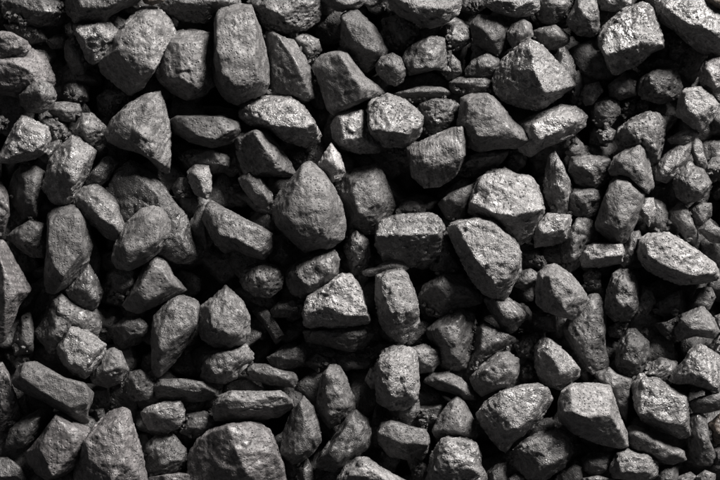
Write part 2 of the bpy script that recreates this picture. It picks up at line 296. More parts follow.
04|2|p10|493,95 515,53 560,43 607,70 617,110 602,152 540,162 498,132|530,70 580,80|small round pitted lump up and right of the tombstone-shaped lump
14|2|g9|53,110 80,78 150,76 270,88 307,110 302,152 240,167 130,162 68,152|85,100 280,110|long low dull lump left of the long bar-shaped slab
14|3|b10|8,210 30,190 100,170 160,168 174,200 172,242 150,272 100,287 40,277 16,240|40,210,.9 110,190,1 155,190,1 140,250,.9|small block-shaped lump with diagonal bands, right of the tombstone-shaped lump
14|1|g7|163,290 190,220 260,208 322,260 312,302 220,312||dim flat lump between the banded block and the wide lump at the bottom
14|4|g11|296,190 315,145 370,123 460,128 560,123 602,160 610,187 560,227 500,237 400,247 303,242|310,180,.9 325,145,1 370,132,1 560,132,1 600,170,1 500,178,1.25 370,182,1.25|long bar-shaped slab with a lit top and dark front, lower left of the middle
P|4|g13k|189,455 197,440 210,430 225,425 245,420 260,424 270,430 276,445 284,465 288,490 280,496 195,496 188,470|206,442,.45 228,429,1 262,430,.75 273,457,.8 249,476,1.05 235,449,1.25|wide pale lump with a dark left flank at the bottom edge, left of the middle
14|2|p6|18,350 60,308 130,298 182,360 187,420 130,467 60,472 18,430||black pitted lump between the tombstone-shaped lump and the wide bottom lump
14|3|g13k|43,470 120,457 227,453 237,490 220,505 48,505||pinkish pale strip of a lump at the bottom edge under the black pitted lump
13|2|g9|413,415 450,375 510,380 560,410 610,405 624,435 612,470 520,457 440,435|450,400 590,430|wavy low lump above the long bar-shaped slab
13|3|p11|248,430 260,340 310,318 420,298 452,340 447,367 392,387 387,432 340,452 268,447|280,350,1 410,320,1 360,400,1 290,425,.9|anvil-shaped pitted lump under the pear-shaped lump, left of the middle
13|4|g12|238,240 243,150 300,103 345,63 372,90 412,130 437,190 437,252 412,292 350,312 290,302 248,272|280,150,.9 345,100,.9 400,170,1 400,260,.95 290,250,1.1 340,200,1.1|pear-shaped speckled lump with a pointed top, left of the middle
13|3|g9|48,260 55,190 110,130 160,103 222,123 237,150 227,222 190,292 160,342 110,402 75,427 48,402|75,210,.9 150,130,1 220,150,1 210,210,1 130,270,1.15 80,330,1.1|tall lump with a bright spot and black lower right face, left of the pear-shaped lump
13|1|g7|513,350 560,325 640,303 667,330 652,372 600,397 545,402||dim lump between the wavy low lump and the dark slab under the block
13|1|g7|528,160 560,128 620,118 667,123 662,172 600,187 538,187||dim lump under the bean-shaped pale lump, left of the block with the bright face
13|0|g5|453,170 500,148 540,200 572,260 540,292 500,222||dark lump in the hollow right of the pear-shaped lump
12|3|p10|400,395 430,350 480,333 540,343 572,385 562,432 520,467 460,462 418,432|450,370,.9 530,370,1 480,430,1|round pitted ball-like lump left of the bean-shaped lump, below the teardrop
12|2|g10|523,290 535,238 580,233 607,270 602,322 570,342 528,322||small upright lump at the lower left of the central teardrop-shaped lump
12|4|g12|253,162 272,98 288,83 360,123 420,158 500,193 532,215 522,282 490,317 430,302 380,277 340,292 300,252 268,190|280,120,.9 370,150,1 515,225,.9 480,290,1 400,240,1.2 320,220,1.1|lump with a lit slanting top edge, left of the central teardrop-shaped lump
12|2|g9|203,185 230,118 255,103 267,150 247,200 272,240 262,267 223,232||narrow curved lump against the left of the slant-edged lump
P|3|s10|123,305 130,293 140,275 147,260 157,256 167,262 172,275 180,283 186,290 170,298 155,306 140,313 128,309|140,288,1 152,265,1 163,268,1 170,284,1 150,298,.9|smooth slanting lump with a lit corner, directly below the smooth oval lump
P|5|s10|112,257 115,245 125,225 140,210 152,206 162,208 170,222 169,235 160,250 145,263 130,270 117,267|124,245,1 145,220,1 160,218,1 158,240,1 130,260,1|smooth oval lump lying aslant, left of the middle
P|3|p8|107,190 117,172 130,161 142,164 155,174 165,187 175,203 187,215 191,232 193,248 200,254 190,263 175,263 160,255 140,245 122,220 112,205|128,170,.45 145,180,.6 160,197,.65 171,220,.65 180,246,.55|long lump behind the smooth oval one, with a speckled lit diagonal crest
P|4|b13|73,205 77,195 85,187 97,185 108,192 117,202 120,215 126,228 118,241 105,237 95,226 83,221 75,212|84,200,.9 97,192,1 112,206,1 117,228,.9 100,218,1.1|bright rounded lump overlapping the smooth oval lump's upper left
P|4|b13|42,187 50,160 62,145 72,136 80,139 96,152 90,170 82,185 73,201 63,206 52,201|57,165,.8 72,145,1 88,157,1 74,185,1.1 66,170,1.15|lump with a bright glinting right half and dull left half, left side
P|3|b10|82,185 92,172 103,159 108,157 117,164 108,179 98,187|95,175 107,165|small slanting oblong lump right of the half-bright lump, left side
P|4|b14|-4,163 2,150 8,138 15,125 22,116 30,119 47,127 50,140 45,152 35,158 15,162|10,145,.8 22,125,1 43,133,1 40,149,1 12,155,.9|bright wedge-shaped lump at the left edge, upper left
01|1|g7|-30,115 10,106 30,130 22,157 -30,170||dull lump at the left edge partly under the bright wedge-shaped lump
01|1|g7|163,130 190,108 260,138 272,180 240,212 200,182||dim lump right of the bright wedge-shaped lump's top
01|2|g8|148,235 230,203 242,220 202,272 190,292 148,262||dim slanting lump between the bright wedge and the half-bright lump
01|3|p10|288,180 330,98 370,98 422,150 427,192 395,217 340,222 308,202|330,130,1 380,145,1 350,190,.9|pitted lump above the half-bright lump, left of the ridged wedge
P|2|s9|9,190 14,175 22,165 35,166 47,175 45,190 40,205 38,216 22,218 14,205|20,178,.9 38,178,1 30,205,1|dull upright lump under the bright wedge-shaped lump at the left
P|2|s9k|-14,186 2,183 8,195 9,215 4,233 -14,240||rounded lump cut by the left edge beside the dull upright lump
P|2|g8|7,238 15,230 30,221 47,225 49,240 43,257 30,256 17,246|17,237,.9 40,230,1|small dim lump with a pale left tip, left of the tall grey slab
P|4|s9|46,291 44,275 47,250 47,215 58,208 75,206 89,225 92,245 88,262 78,275 65,288 55,293|53,220,.9 75,215,1 82,250,1 60,280,1 50,250,.95|tall flat grey slab at the left under the half-bright lump
P|3|b11|66,290 75,278 88,264 95,275 103,292 97,306 85,311 75,304|78,288,.9 88,278,1 94,295,1|pale speckled lump at the foot of the tall flat grey slab
P|2|g9|35,332 45,318 50,295 60,290 75,300 95,305 101,325 93,345 70,351 50,353|60,310,1 80,315,1 55,335,.9|dull broad lump behind the diamond-shaped lump at the left
P|4|s11k|-14,245 5,241 13,255 26,280 31,290 19,305 13,325 5,341 -14,347|3,255,.9 20,288,.9 5,310,1|large pinkish-grey lump cut by the left edge at mid height
03|1|s7|55,300 85,190 125,170 132,250 130,325 60,335|90,220 110,300|dim upright lump just right of the large pinkish-grey lump at the left edge
P|1|g6|107,275 120,264 139,270 131,290 118,303 107,300||dim lump in shade left of the smooth slanting lump with the lit corner
03|1|p7|458,230 500,192 560,190 592,230 570,280 500,292||dim pitted lump under the smooth slanting lump with the lit corner
11|3|s9|118,130 150,103 320,103 392,128 398,165 362,212 290,230 200,207 138,170|150,120,.8 330,120,1 380,150,1 300,195,1 190,175,.9|grooved flat slab in shade, below the grey block beside the tall pale slab
11|3|g12|383,200 410,175 465,161 512,173 552,220 602,290 624,335 590,347 540,342 420,342 393,262|462,176,1.15 512,240,1.25 560,322,1.1|lump with a black left face and bright right strip, below the bright pitted lump
11|3|b10|398,360 440,328 482,355 522,410 532,450 507,477 460,452 418,402|435,355,.9 505,425,1|small slanting rough lump left above the central teardrop-shaped lump
11|3|b13|193,330 220,303 272,308 282,350 282,402 265,432 220,412 203,372|220,330,.9 265,330,1 255,400,.9|small upright bright lump under the grooved flat slab
11|1|g7|158,270 200,238 300,238 362,270 352,312 290,332 200,312||dim wide lump in shade directly under the grooved flat slab
11|0|g6|130,390 155,355 200,352 202,420 150,432||dark little lump left of the small upright bright lump
P|4|g14|106,133 112,120 128,105 145,95 160,92 166,108 170,130 170,160 169,173 160,173 151,158 138,152 120,148 108,141|122,118,.85 148,103,1.15 139,132,1.3 150,150,1.2 161,167,.8 115,133,.8|ridged wedge lump, pale right face and dark lower face, upper left
40|5|b13|156,150 170,110 230,58 290,23 330,10 370,33 392,90 412,160 415,192 370,207 330,242 280,272 225,300 195,272 180,222 160,190|176,150,.9 290,40,.85 335,25,.85 385,90,.85 405,180,.9 335,165,1.25 290,185,1.3 186,218,1.1|big pale angular block in the upper right
40|3|g10|28,80 60,20 70,-30 140,-30 152,50 157,120 130,144 70,137 43,110|75,30,1 140,40,1 125,115,.9|upright grey lump cut by the top edge left of the big pale block
40|3|b13|148,0 165,-30 282,-30 277,15 220,42 170,37||small bright lump at the top edge above the big pale block
P|4|b12|656,5 667,-8 716,-8 732,10 732,50 715,58 700,53 685,41 672,29 660,23|666,5,1 700,0,1.1 720,30,1.1 705,36,1.15 685,26,1.1 666,17,1|large rough lump filling the top right corner
40|5|g9w|580,0 600,-30 670,-30 670,45 610,20||small reddish-brown chip right in the top right corner
40|3|b10k|553,290 580,240 640,223 680,240 680,362 610,372 568,342|590,270,1 650,260,1 620,340,.9|lump cut by the right edge under the corner lump
40|1|g6|430,140 480,130 492,200 440,212||dark lump in the gap right of the big pale block
40|2|p8|308,350 330,310 380,278 440,270 472,300 487,350 470,392 400,412 328,392|360,310,1 440,310,1 390,370,1|dull domed pitted lump below the big pale angular block
40|0|g5|308,270 380,233 480,248 502,290 420,302||black flat lump in the shade under the big pale angular block
41|4|b14|468,100 478,30 500,-2 560,-10 602,20 634,60 622,102 570,162 540,157 498,122|495,20,1 555,0,1 615,60,1 545,98,1.2 500,85,1|bright lump with a flat glittering top near the right edge, upper right
40|1|g7|198,340 260,293 302,330 302,377 240,397 203,382||dim lump left of the dull domed pitted lump, upper right
40|2|b12|83,380 100,345 150,333 167,365 130,412 103,417||small lump with a bright spot right of the pyramid lump's right corner
41|1|p8|128,80 145,45 190,33 232,50 237,90 200,142 160,147 133,122||dim knobbly lump under the small lump with a bright spot, upper right
40|0|g6|243,440 270,408 297,415 297,472 258,482||tiny dark lump left below the dull domed pitted lump
41|0|g5|300,60 330,38 352,50 345,85 310,88||tiny round dark pebble under the dull domed pitted lump
41|3|p11|223,190 235,155 290,113 350,88 395,96 422,130 412,212 397,282 360,302 250,272|260,160,1 350,110,1 400,140,1 380,240,1|arched speckled lump behind the blade-shaped lump, right side
41|4|g11|198,320 220,270 300,220 330,210 347,240 362,320 374,380 350,412 310,382 298,352 208,342|240,285,.8 312,230,1 340,330,1.1 345,390,.9|blade-shaped lump with a bright right edge in front of the arched lump
41|3|b12|436,195 480,170 520,153 552,175 520,207 490,222 448,212||small flat bright lump right of the arched speckled lump
41|3|b12|386,310 420,260 460,230 520,213 527,240 502,282 470,332 430,367 388,352|430,270,.8 505,230,1 470,300,1.1 405,335,.9|slanting lump with a lit upper side, right of the blade-shaped lump
41|3|g10|523,220 545,193 567,215 572,250 587,290 577,310 545,307 533,260||thin upright bent lump right of the slanting lump with a lit upper side
41|1|g7|583,310 610,275 650,270 650,330 600,335||dim lump at the right edge, right of the thin upright bent lump
41|3|g11|453,370 480,310 520,288 570,318 602,370 582,422 545,442 500,452 468,422|485,340,.8 560,340,1 580,380,1 540,425,1 510,360,1.1|lump with a tilted pale facet below the thin upright bent lump, right side
41|2|g10|38,320 48,270 100,263 195,268 212,300 202,352 140,397 68,372|70,290,1 190,285,1 140,350,1|shaded lump with a lit top rim, left below the arched speckled lump
41|1|g8|148,170 190,150 217,165 205,205 165,208||small dim lump below the dim knobbly lump, left of the arched lump
41|1|g6|28,250 60,190 90,220 92,268 50,272||dim lump under the right tip of the long bright jutting lump
42|4|s11|143,172 175,80 200,10 235,-22 280,-12 337,55 327,110 302,172 270,237 245,252 205,242 148,197|200,50,.9 240,0,1 320,65,1 290,140,1 245,215,.9 200,170,1.1|upright kite-shaped grey lump, right of the centre
42|3|b14|318,120 340,80 372,78 377,130 355,182 340,162||small bright sliver against the right side of the kite-shaped grey lump
42|1|g8|353,190 380,130 370,75 420,98 439,130 437,202 400,217||tall dim lump right of the small bright sliver, right side
42|2|g10|438,130 480,98 512,120 532,170 550,215 542,247 500,242 475,190 443,170|475,125,.9 520,200,1|leaning dull lump above the long pitted lump, right side
42|2|g9|513,120 545,93 602,98 602,142 570,182 540,172||small four-sided dull lump right of the leaning lump, above the long pitted lump
42|2|g12|558,200 600,163 622,190 660,198 660,252 600,242||small pale lump at the right edge above the end of the long pitted lump
42|4|b13|318,240 360,213 440,213 490,243 560,288 617,330 634,370 622,402 560,414 480,417 410,392 350,362 313,310|340,255,.9 430,235,1 550,310,1 615,365,.9 540,385,1.1 430,350,1.15 350,310,1|long pitted pale lump lying aslant near the right edge
42|3|g10|248,330 275,218 315,208 332,260 302,312 263,347|285,240,.9 300,270,1|upright lump touching the left end of the long pitted lump
42|3|b14|83,320 110,265 140,253 245,258 252,290 242,332 160,347 98,347|115,275,1 145,263,1 240,268,1 243,300,1.1 130,308,1.1|short bar-shaped lump with a bright top, below the kite-shaped lump
43|3|p9|178,160 190,80 210,20 250,-7 290,13 312,70 312,152 280,197 218,202|220,50,1 280,40,1 290,130,1 230,150,1|coarse upright lump below the short bar-shaped lump, right side
43|2|p9|298,110 330,66 365,83 377,130 350,177 298,197||rounded lump against the right of the coarse upright lump
43|1|g8|373,140 420,100 480,83 497,130 487,172 420,182 383,172|420,120 475,110|shaded block-like lump under the left half of the long pitted lump
43|1|g7|523,140 550,80 600,68 617,110 592,162 528,167||dim lump under the right end of the long pitted lump
43|3|g11|463,240 490,180 530,163 570,148 612,195 634,245 610,272 540,262 478,282|495,200,.9 550,185,1 605,240,1 530,245,1|lump with a dark arched underside and lit right slope, right edge
43|1|g8|383,215 430,208 465,188 477,220 440,277 408,252||small dim lump left of the lump with a lit right slope
43|2|g9|622,190 660,175 660,250 630,240||sliver of a lump at the right edge beside the lit right slope lump
43|3|p5|223,370 235,290 270,243 300,238 352,290 357,352 320,412 270,427 233,407||black porous clinker-like lump, lower right, below the coarse upright lump
43|1|g8|193,230 260,198 272,215 242,267 203,262||small dim lump between the coarse upright lump and the black porous one
P|2|g11|563,330 570,316 583,304 589,296 598,295 606,305 606,325 603,350 611,362 608,369 592,373 582,366 572,347|576,328,.3 592,306,.4 601,310,.4 598,345,.55 588,350,.5|tall lump with a lit right side below the pale pebble-like lump
43|1|g8|598,310 635,258 665,268 665,342 618,347||dim lump at the right edge above the dazzling half-lit lump
42|1|g6|98,380 125,355 160,365 158,430 110,440||dim lump left of the coarse upright lump, under the short bar-shaped lump
21|1|p8|438,245 480,233 530,208 562,215 530,262 510,292 478,277||dim pitted lump under the bright square lump, left of the wedge lump
22|1|g7|453,132 480,85 540,68 577,100 572,142 468,142||dim lump in shade right behind the brick-shaped lump
23|0|g6|98,370 140,333 212,360 217,387 150,402||dark lump in shade under the dark slab below the bright-faced block
23|0|g6|338,330 380,288 452,298 432,342 368,352||dark lump in the gap under the foot of the column-like lump
32|1|g9|398,290 470,286 502,330 492,362 440,332||shaded lump with a thin lit rim under the glittering bright lump
32|2|p10|378,420 400,370 440,358 474,380 472,412 420,437||small pitted lump between the egg-shaped lump and the pale pebble-like lump
"""

# ------------------------------------------------------------------ shape tools
def geodesic(n):
    """Unit icosphere whose edges are cut in n pieces: (vertices, triangles)."""
    t = (1 + 5 ** 0.5) / 2
    v = np.array([(-1,t,0),(1,t,0),(-1,-t,0),(1,-t,0),(0,-1,t),(0,1,t),(0,-1,-t),(0,1,-t),(t,0,-1),(t,0,1),(-t,0,-1),(-t,0,1)], float)
    f = [(0,11,5),(0,5,1),(0,1,7),(0,7,10),(0,10,11),(1,5,9),(5,11,4),(11,10,2),(10,7,6),(7,1,8),
         (3,9,4),(3,4,2),(3,2,6),(3,6,8),(3,8,9),(4,9,5),(2,4,11),(6,2,10),(8,6,7),(9,8,1)]
    index, verts, tris = {}, [], []
    def get(p):
        k = tuple(np.round(p, 5))
        if k not in index:
            index[k] = len(verts); verts.append(p)
        return index[k]
    for a, b, c in f:
        A, B, C = v[a], v[b], v[c]
        g = [[get(A + (B - A) * i / n + (C - A) * j / n) for j in range(n + 1 - i)] for i in range(n + 1)]
        for i in range(n):
            for j in range(n - i):
                tris.append((g[i][j], g[i+1][j], g[i][j+1]))
                if j < n - i - 1:
                    tris.append((g[i+1][j], g[i+1][j+1], g[i][j+1]))
    V = np.array(verts)
    return V / np.linalg.norm(V, axis=1)[:, None], np.array(tris, np.int32)
GEO = {}
def geo(n):
    if n not in GEO: GEO[n] = geodesic(n)
    return GEO[n]

def _hash(i, j, k, seed):
    h = (i * 374761393 + j * 668265263 + k * 2147483647 + seed * 1274126177) & 0xffffffff
    h = ((h ^ (h >> 13)) * 1274126177) & 0xffffffff
    h = ((h ^ (h >> 16)) * 2246822519) & 0xffffffff
    return ((h ^ (h >> 15)) & 0xffff) / 32767.5 - 1.0
def noise3(p, seed):
    """Value noise, -1..1, at the rows of p."""
    i = np.floor(p).astype(np.int64); f = p - i
    u = f * f * f * (f * (f * 6 - 15) + 10)
    r = 0
    for dx in (0, 1):
        wx = u[:, 0] if dx else 1 - u[:, 0]
        for dy in (0, 1):
            wy = u[:, 1] if dy else 1 - u[:, 1]
            for dz in (0, 1):
                wz = u[:, 2] if dz else 1 - u[:, 2]
                r = r + wx * wy * wz * _hash(i[:, 0] + dx, i[:, 1] + dy, i[:, 2] + dz, seed)
    return r

def chips3(p, seed):
    """Broken-stone relief: each cell is a small plane with its own height and tilt, meeting its neighbours in a crease."""
    b = np.floor(p - 0.5).astype(np.int64)
    best = np.full(len(p), 1e9); val = np.zeros(len(p))
    for dx in (0, 1):
        for dy in (0, 1):
            for dz in (0, 1):
                i, j, k = b[:, 0] + dx, b[:, 1] + dy, b[:, 2] + dz
                h = [_hash(i, j, k, seed + q) for q in range(7)]
                q = p - np.stack([i + .5 + .42 * h[0], j + .5 + .42 * h[1], k + .5 + .42 * h[2]], 1)
                d = np.einsum("ij,ij->i", q, q)
                v = h[3] * .5 + q[:, 0] * h[4] + q[:, 1] * h[5] + q[:, 2] * h[6]
                m = d < best
                best[m] = d[m]; val[m] = v[m]
    return val

def hull_planes(pts):
    bm = bmesh.new()
    for p in pts: bm.verts.new(p)
    res = bmesh.ops.convex_hull(bm, input=bm.verts)
    c = pts.mean(0)
    planes = []
    bm.normal_update()
    for f in bm.faces:
        n = np.array(f.normal)
        if np.linalg.norm(n) < 0.5: continue
        d = float(n @ (np.array(f.verts[0].co) - c))
        if d < 0: n, d = -n, -d
        for q in planes:
            if q[:3] @ n > 0.997: break
        else:
            planes.append(np.append(n, d))
    bm.free()
    return c, np.array(planes)

def area_of(o):
    x, y = o[:, 0], o[:, 1]
    return abs(0.5 * np.sum(x * np.roll(y, -1) - y * np.roll(x, -1)))

def inside(o, gx, gy):
    r = np.zeros(gx.shape, bool)
    x, y = o[:, 0], o[:, 1]
    for i in range(len(o)):
        x1, y1, x2, y2 = x[i], y[i], x[i-1], y[i-1]
        with np.errstate(divide="ignore", invalid="ignore"):
            r ^= ((y1 > gy) != (y2 > gy)) & (gx < (x2 - x1) * (gy - y1) / (y2 - y1 + 1e-9) + x1)
    return r

def polar(o, cen, az):
    """Distance from cen to the outline o along each azimuth."""
    d = np.stack([np.cos(az), np.sin(az)], 1)
    best = np.zeros(len(az))
    for a, b in zip(o - cen, np.roll(o, -1, axis=0) - cen):
        e = b - a
        den = d[:, 0] * e[1] - d[:, 1] * e[0]
        den = np.where(np.abs(den) < 1e-9, 1e-9, den)
        r = (a[0] * e[1] - a[1] * e[0]) / den
        u = (a[0] * d[:, 1] - a[1] * d[:, 0]) / den
        best = np.where((r > 0) & (u >= -1e-6) & (u <= 1 + 1e-6), np.maximum(best, r), best)
    return best
def fit_outline(P, o, cen):
    """Draw the flanks in or out so that the lump, seen from above, fills its traced outline."""
    nb = 72
    az = (np.arange(nb) + .5) / nb * 2 * np.pi - np.pi
    want = polar(o, cen, az)
    q = P[:, :2] - cen
    r = np.linalg.norm(q, axis=1)
    th = np.arctan2(q[:, 1], q[:, 0])
    got = np.zeros(nb)
    np.maximum.at(got, np.clip(((th + np.pi) / (2 * np.pi) * nb).astype(int), 0, nb - 1), r)
    ok = (got > 1) & (want > 1)
    k = np.where(ok, want / np.maximum(got, 1), 1.0)
    k = np.clip(k, 0.7, 1.25)
    k = (k * 2 + np.roll(k, 1) + np.roll(k, -1)) / 4
    ext = lambda v: np.interp(th, np.concatenate([[az[-1] - 2 * np.pi], az, [az[0] + 2 * np.pi]]), np.concatenate([[v[-1]], v, [v[0]]]))
    tt = np.clip(r / np.maximum(ext(got), 1), 0, 1)
    P = P.copy()
    P[:, :2] = cen + q * (1 + (ext(k) - 1) * tt * tt)[:, None]
    return P

def carve(pts, size, kind, seed, n, sharp=26.0, chips=5):
    """A lump: the rounded meeting of the planes round pts, chipped and roughened. Returns verts (mm), tris."""
    rng = np.random.default_rng(seed)
    c, pl = hull_planes(pts)
    extra = []
    for _ in range(chips):                          # small fracture planes across the corners
        d = rng.normal(size=3); d /= np.linalg.norm(d)
        if d[2] < -0.4: d[2] = -d[2]
        s = np.max((pts - c) @ d)
        cut = rng.uniform(0.03, 0.11) * size
        if abs(d[2]) < 0.35: cut *= 0.35
        extra.append(np.append(d, max(s - cut, 0.2 * size)))
    pl = np.vstack([pl, extra])
    D, tris = geo(n)
    ext = np.maximum((pts.max(0) - pts.min(0)) / 2, 0.2 * size)
    D = D * ext
    D = D / np.linalg.norm(D, axis=1)[:, None]
    q = D @ pl[:, :3].T
    inv = np.maximum(q, 1e-4) / pl[:, 3][None, :]
    top = inv.max(axis=1)
    r = 1.0 / (top * np.sum((inv / top[:, None]) ** sharp, axis=1) ** (1.0 / sharp))
    P = D * r[:, None]
    o = rng.uniform(-500, 500, 3)
    sd = int(seed) * 7 + 1
    a_low, a_mid, a_fine, a_pit = dict(s=(.010, .5, .25, .1), g=(.012, .75, .42, .4), b=(.012, .7, .55, .5), p=(.022, 1.0, .55, 1.8))[kind]
    W = P + o
    disp = a_low * size * noise3(W / (0.42 * size), sd)
    n1 = noise3(W / 9.0, sd + 1)
    ca = dict(s=.75, g=1.0, b=1.1, p=.6)[kind]
    disp += ca * 1.25 * chips3(W / min(13.0, size * .33), sd + 20) + ca * 0.5 * chips3(W / 5.0, sd + 40)
    disp += a_mid * n1
    stp = noise3(W / np.array([15.0, 11.0, 13.0]), sd + 6) * 2.6            # ledges left by splitting
    fr = stp - np.floor(stp)
    disp += a_mid * 1.1 * (np.floor(stp) + np.clip((fr - 0.82) / 0.18, 0, 1)) / 2.6
    disp += a_mid * 0.8 * noise3(W / 16.0, sd + 7)
    disp += a_mid * 0.55 * (1 - 2 * np.abs(noise3(W / 4.6, sd + 2)))      # sharp little creases
    disp += a_fine * noise3(W / 2.2, sd + 3)
    if a_pit:
        disp -= a_pit * np.clip(noise3(W / 3.4, sd + 4) * 1.6 - 0.35, 0, 1) * 1.3
    ax = rng.normal(size=3); ax /= np.linalg.norm(ax)           # bedding: the rock parts in thin leaves
    lay = (W @ ax) / rng.uniform(3.5, 7.0) + 0.7 * noise3(W / 12.0, sd + 8)
    lf = lay - np.floor(lay)
    leaf = _hash(np.floor(lay).astype(np.int64), 3, 5, sd) * (1 - lf ** 6) + _hash(np.floor(lay).astype(np.int64) + 1, 3, 5, sd) * lf ** 6
    disp += dict(s=.25, g=.5, b=.6, p=.3)[kind] * leaf
    if kind == "b":                                   # stepped, splintery fracture
        st = noise3(W / np.array([7.0, 5.0, 6.0]), sd + 5)
        disp += 0.4 * (np.round(st * 2.2) / 2.2)
    k = min(1.0, size / 34.0)
    P = P + D * (disp * k)[:, None]
    assert np.isfinite(P).all()
    return P + c, tris

def to_world(P):
    """Heap coordinates (mm, seen straight from above at the height of the middle) to metres."""
    s = (CAM_H - P[:, 2:3] * MM) / CAM_H
    Q = P * MM
    Q[:, :2] *= s
    return Q

def make_mesh(name, V, T):
    me = bpy.data.meshes.new(name)
    me.vertices.add(len(V)); me.vertices.foreach_set("co", V.astype(np.float32).ravel())
    me.loops.add(len(T) * 3); me.loops.foreach_set("vertex_index", T.ravel())
    me.polygons.add(len(T))
    me.polygons.foreach_set("loop_start", np.arange(0, len(T) * 3, 3, dtype=np.int32))
    me.polygons.foreach_set("loop_total", np.full(len(T), 3, np.int32))
    me.polygons.foreach_set("use_smooth", np.ones(len(T), bool))
    me.update(calc_edges=True)
    return me

# ------------------------------------------------------------------ height map of what is already laid
G = 2.0
GX0, GY0, GW, GH = -200.0, -200.0, 560, 440
HM = np.full((GH, GW), -95.0)
def hm_cells(P):
    ix = np.clip(((P[:, 0] + 360 - GX0) / G).astype(int), 0, GW - 1)
    iy = np.clip(((240 - P[:, 1] - GY0) / G).astype(int), 0, GH - 1)
    return iy, ix
def hm_add(P):
    iy, ix = hm_cells(P)
    np.maximum.at(HM, (iy, ix), P[:, 2])
def hm_under(o):
    """Heights under the outline o (heap coordinates)."""
    x0, x1, y0, y1 = o[:, 0].min(), o[:, 0].max(), o[:, 1].min(), o[:, 1].max()
    gx, gy = np.meshgrid(np.arange(x0, x1, G), np.arange(y0, y1, G))
    m = inside(o, gx, gy)
    p = np.stack([gx[m], gy[m], gy[m] * 0], 1)
    if not len(p): return np.array([-95.0])
    iy, ix = hm_cells(p)
    return HM[iy, ix]

# ------------------------------------------------------------------ ground and the deep bed
def ground():
    n, h = 60, 1.2
    xs = np.linspace(-h, h, n)
    gx, gy = np.meshgrid(xs, xs)
    p = np.stack([gx.ravel(), gy.ravel(), 0 * gx.ravel()], 1)
    p[:, 2] = -0.112 + 0.008 * noise3(p * 12 + 40, 5)
    q = np.arange(n * n).reshape(n, n)
    a, b, c, d = q[:-1, :-1].ravel(), q[:-1, 1:].ravel(), q[1:, 1:].ravel(), q[1:, :-1].ravel()
    T = np.concatenate([np.stack([a, b, c], 1), np.stack([a, c, d], 1)]).astype(np.int32)
    o = bpy.data.objects.new("ground", make_mesh("ground", p, T))
    o.data.materials.append(DUST)
    o["kind"] = "structure"
    scene.collection.objects.link(o)
ground()

def random_points(rng, cx, cy, cz, s):
    k = 10
    d = rng.normal(size=(k, 3)); d /= np.linalg.norm(d, axis=1)[:, None]
    return d * np.array([rng.uniform(.5, .78), rng.uniform(.5, .78), rng.uniform(.36, .52)]) * s + np.array([cx, cy, cz])

def bed():
    rng = np.random.default_rng(11)
    VV, TT, off = [], [], 0
    def put(cx, cy, cz, s, n):
        nonlocal off
        kind = "gbsp"[rng.integers(0, 4)]
        P, T = carve(random_points(rng, cx, cy, cz, s), s * .85, kind, int(rng.integers(1, 10**6)), n, sharp=90.0)
        hm_add(P)
        VV.append(to_world(P)); TT.append(T + off); off += len(P)
    # two layers under the picture and round it
    for z, st, s0, s1, n in ((-62, 48, 48, 64, 4), (-25, 34, 36, 52, 7)):
        for x in np.arange(-480, 481, st):
            for y in np.arange(-360, 361, st):
                out = abs(x) > 410 or abs(y) > 290
                put(x + rng.uniform(-9, 9), y + rng.uniform(-9, 9), z + rng.uniform(-9, 7), rng.uniform(s0, s1), 4 if out else n)
    # the heap goes on outside the picture
    for z, st in ((-6, 48), (18, 52)):
        for x in np.arange(-480, 481, st):
            for y in np.arange(-360, 361, st):
                xx, yy = x + rng.uniform(-12, 12), y + rng.uniform(-12, 12)
                if abs(xx) < 398 and abs(yy) < 278: continue
                put(xx, yy, z + rng.uniform(-8, 8), rng.uniform(40, 66), 7)
    o = bpy.data.objects.new("coal_bed", make_mesh("coal_bed", np.concatenate(VV), np.concatenate(TT).astype(np.int32)))
    o.data.materials.append(COAL)
    o.color = (0.10, 0.3, 0.3, 0.2)
    o["kind"] = "stuff"
    o["label"] = "dark mass of buried coal filling the gaps under the lumps"
    o["category"] = "coal"
    scene.collection.objects.link(o)
bed()

# ------------------------------------------------------------------ the lumps one can see
LEVEL_Z = [-15.0, -4.0, 3.0, 11.0, 19.0, 26.0]
KIND = dict(s=(0.08, 0.15), g=(0.30, 0.35), b=(0.85, 0.45), p=(0.40, 0.95))   # glitter, pits

def parse(line):
    tile, lv, ty, out, inn, label = line.split("|")
    if tile == "P": ox, oy, k = 0.0, 0.0, 1.0
    else: ox, oy, k = int(tile[0]) * 140.0, int(tile[1]) * 90.0, 4.0
    def pt(t):
        v = [float(q) for q in t.split(",")]
        return [ox + v[0] / k - 360, 240 - (oy + v[1] / k)] + v[2:]
    o = np.array([pt(t) for t in out.split()])
    i = [pt(t) for t in inn.split()]
    return int(lv), ty, o, i, label

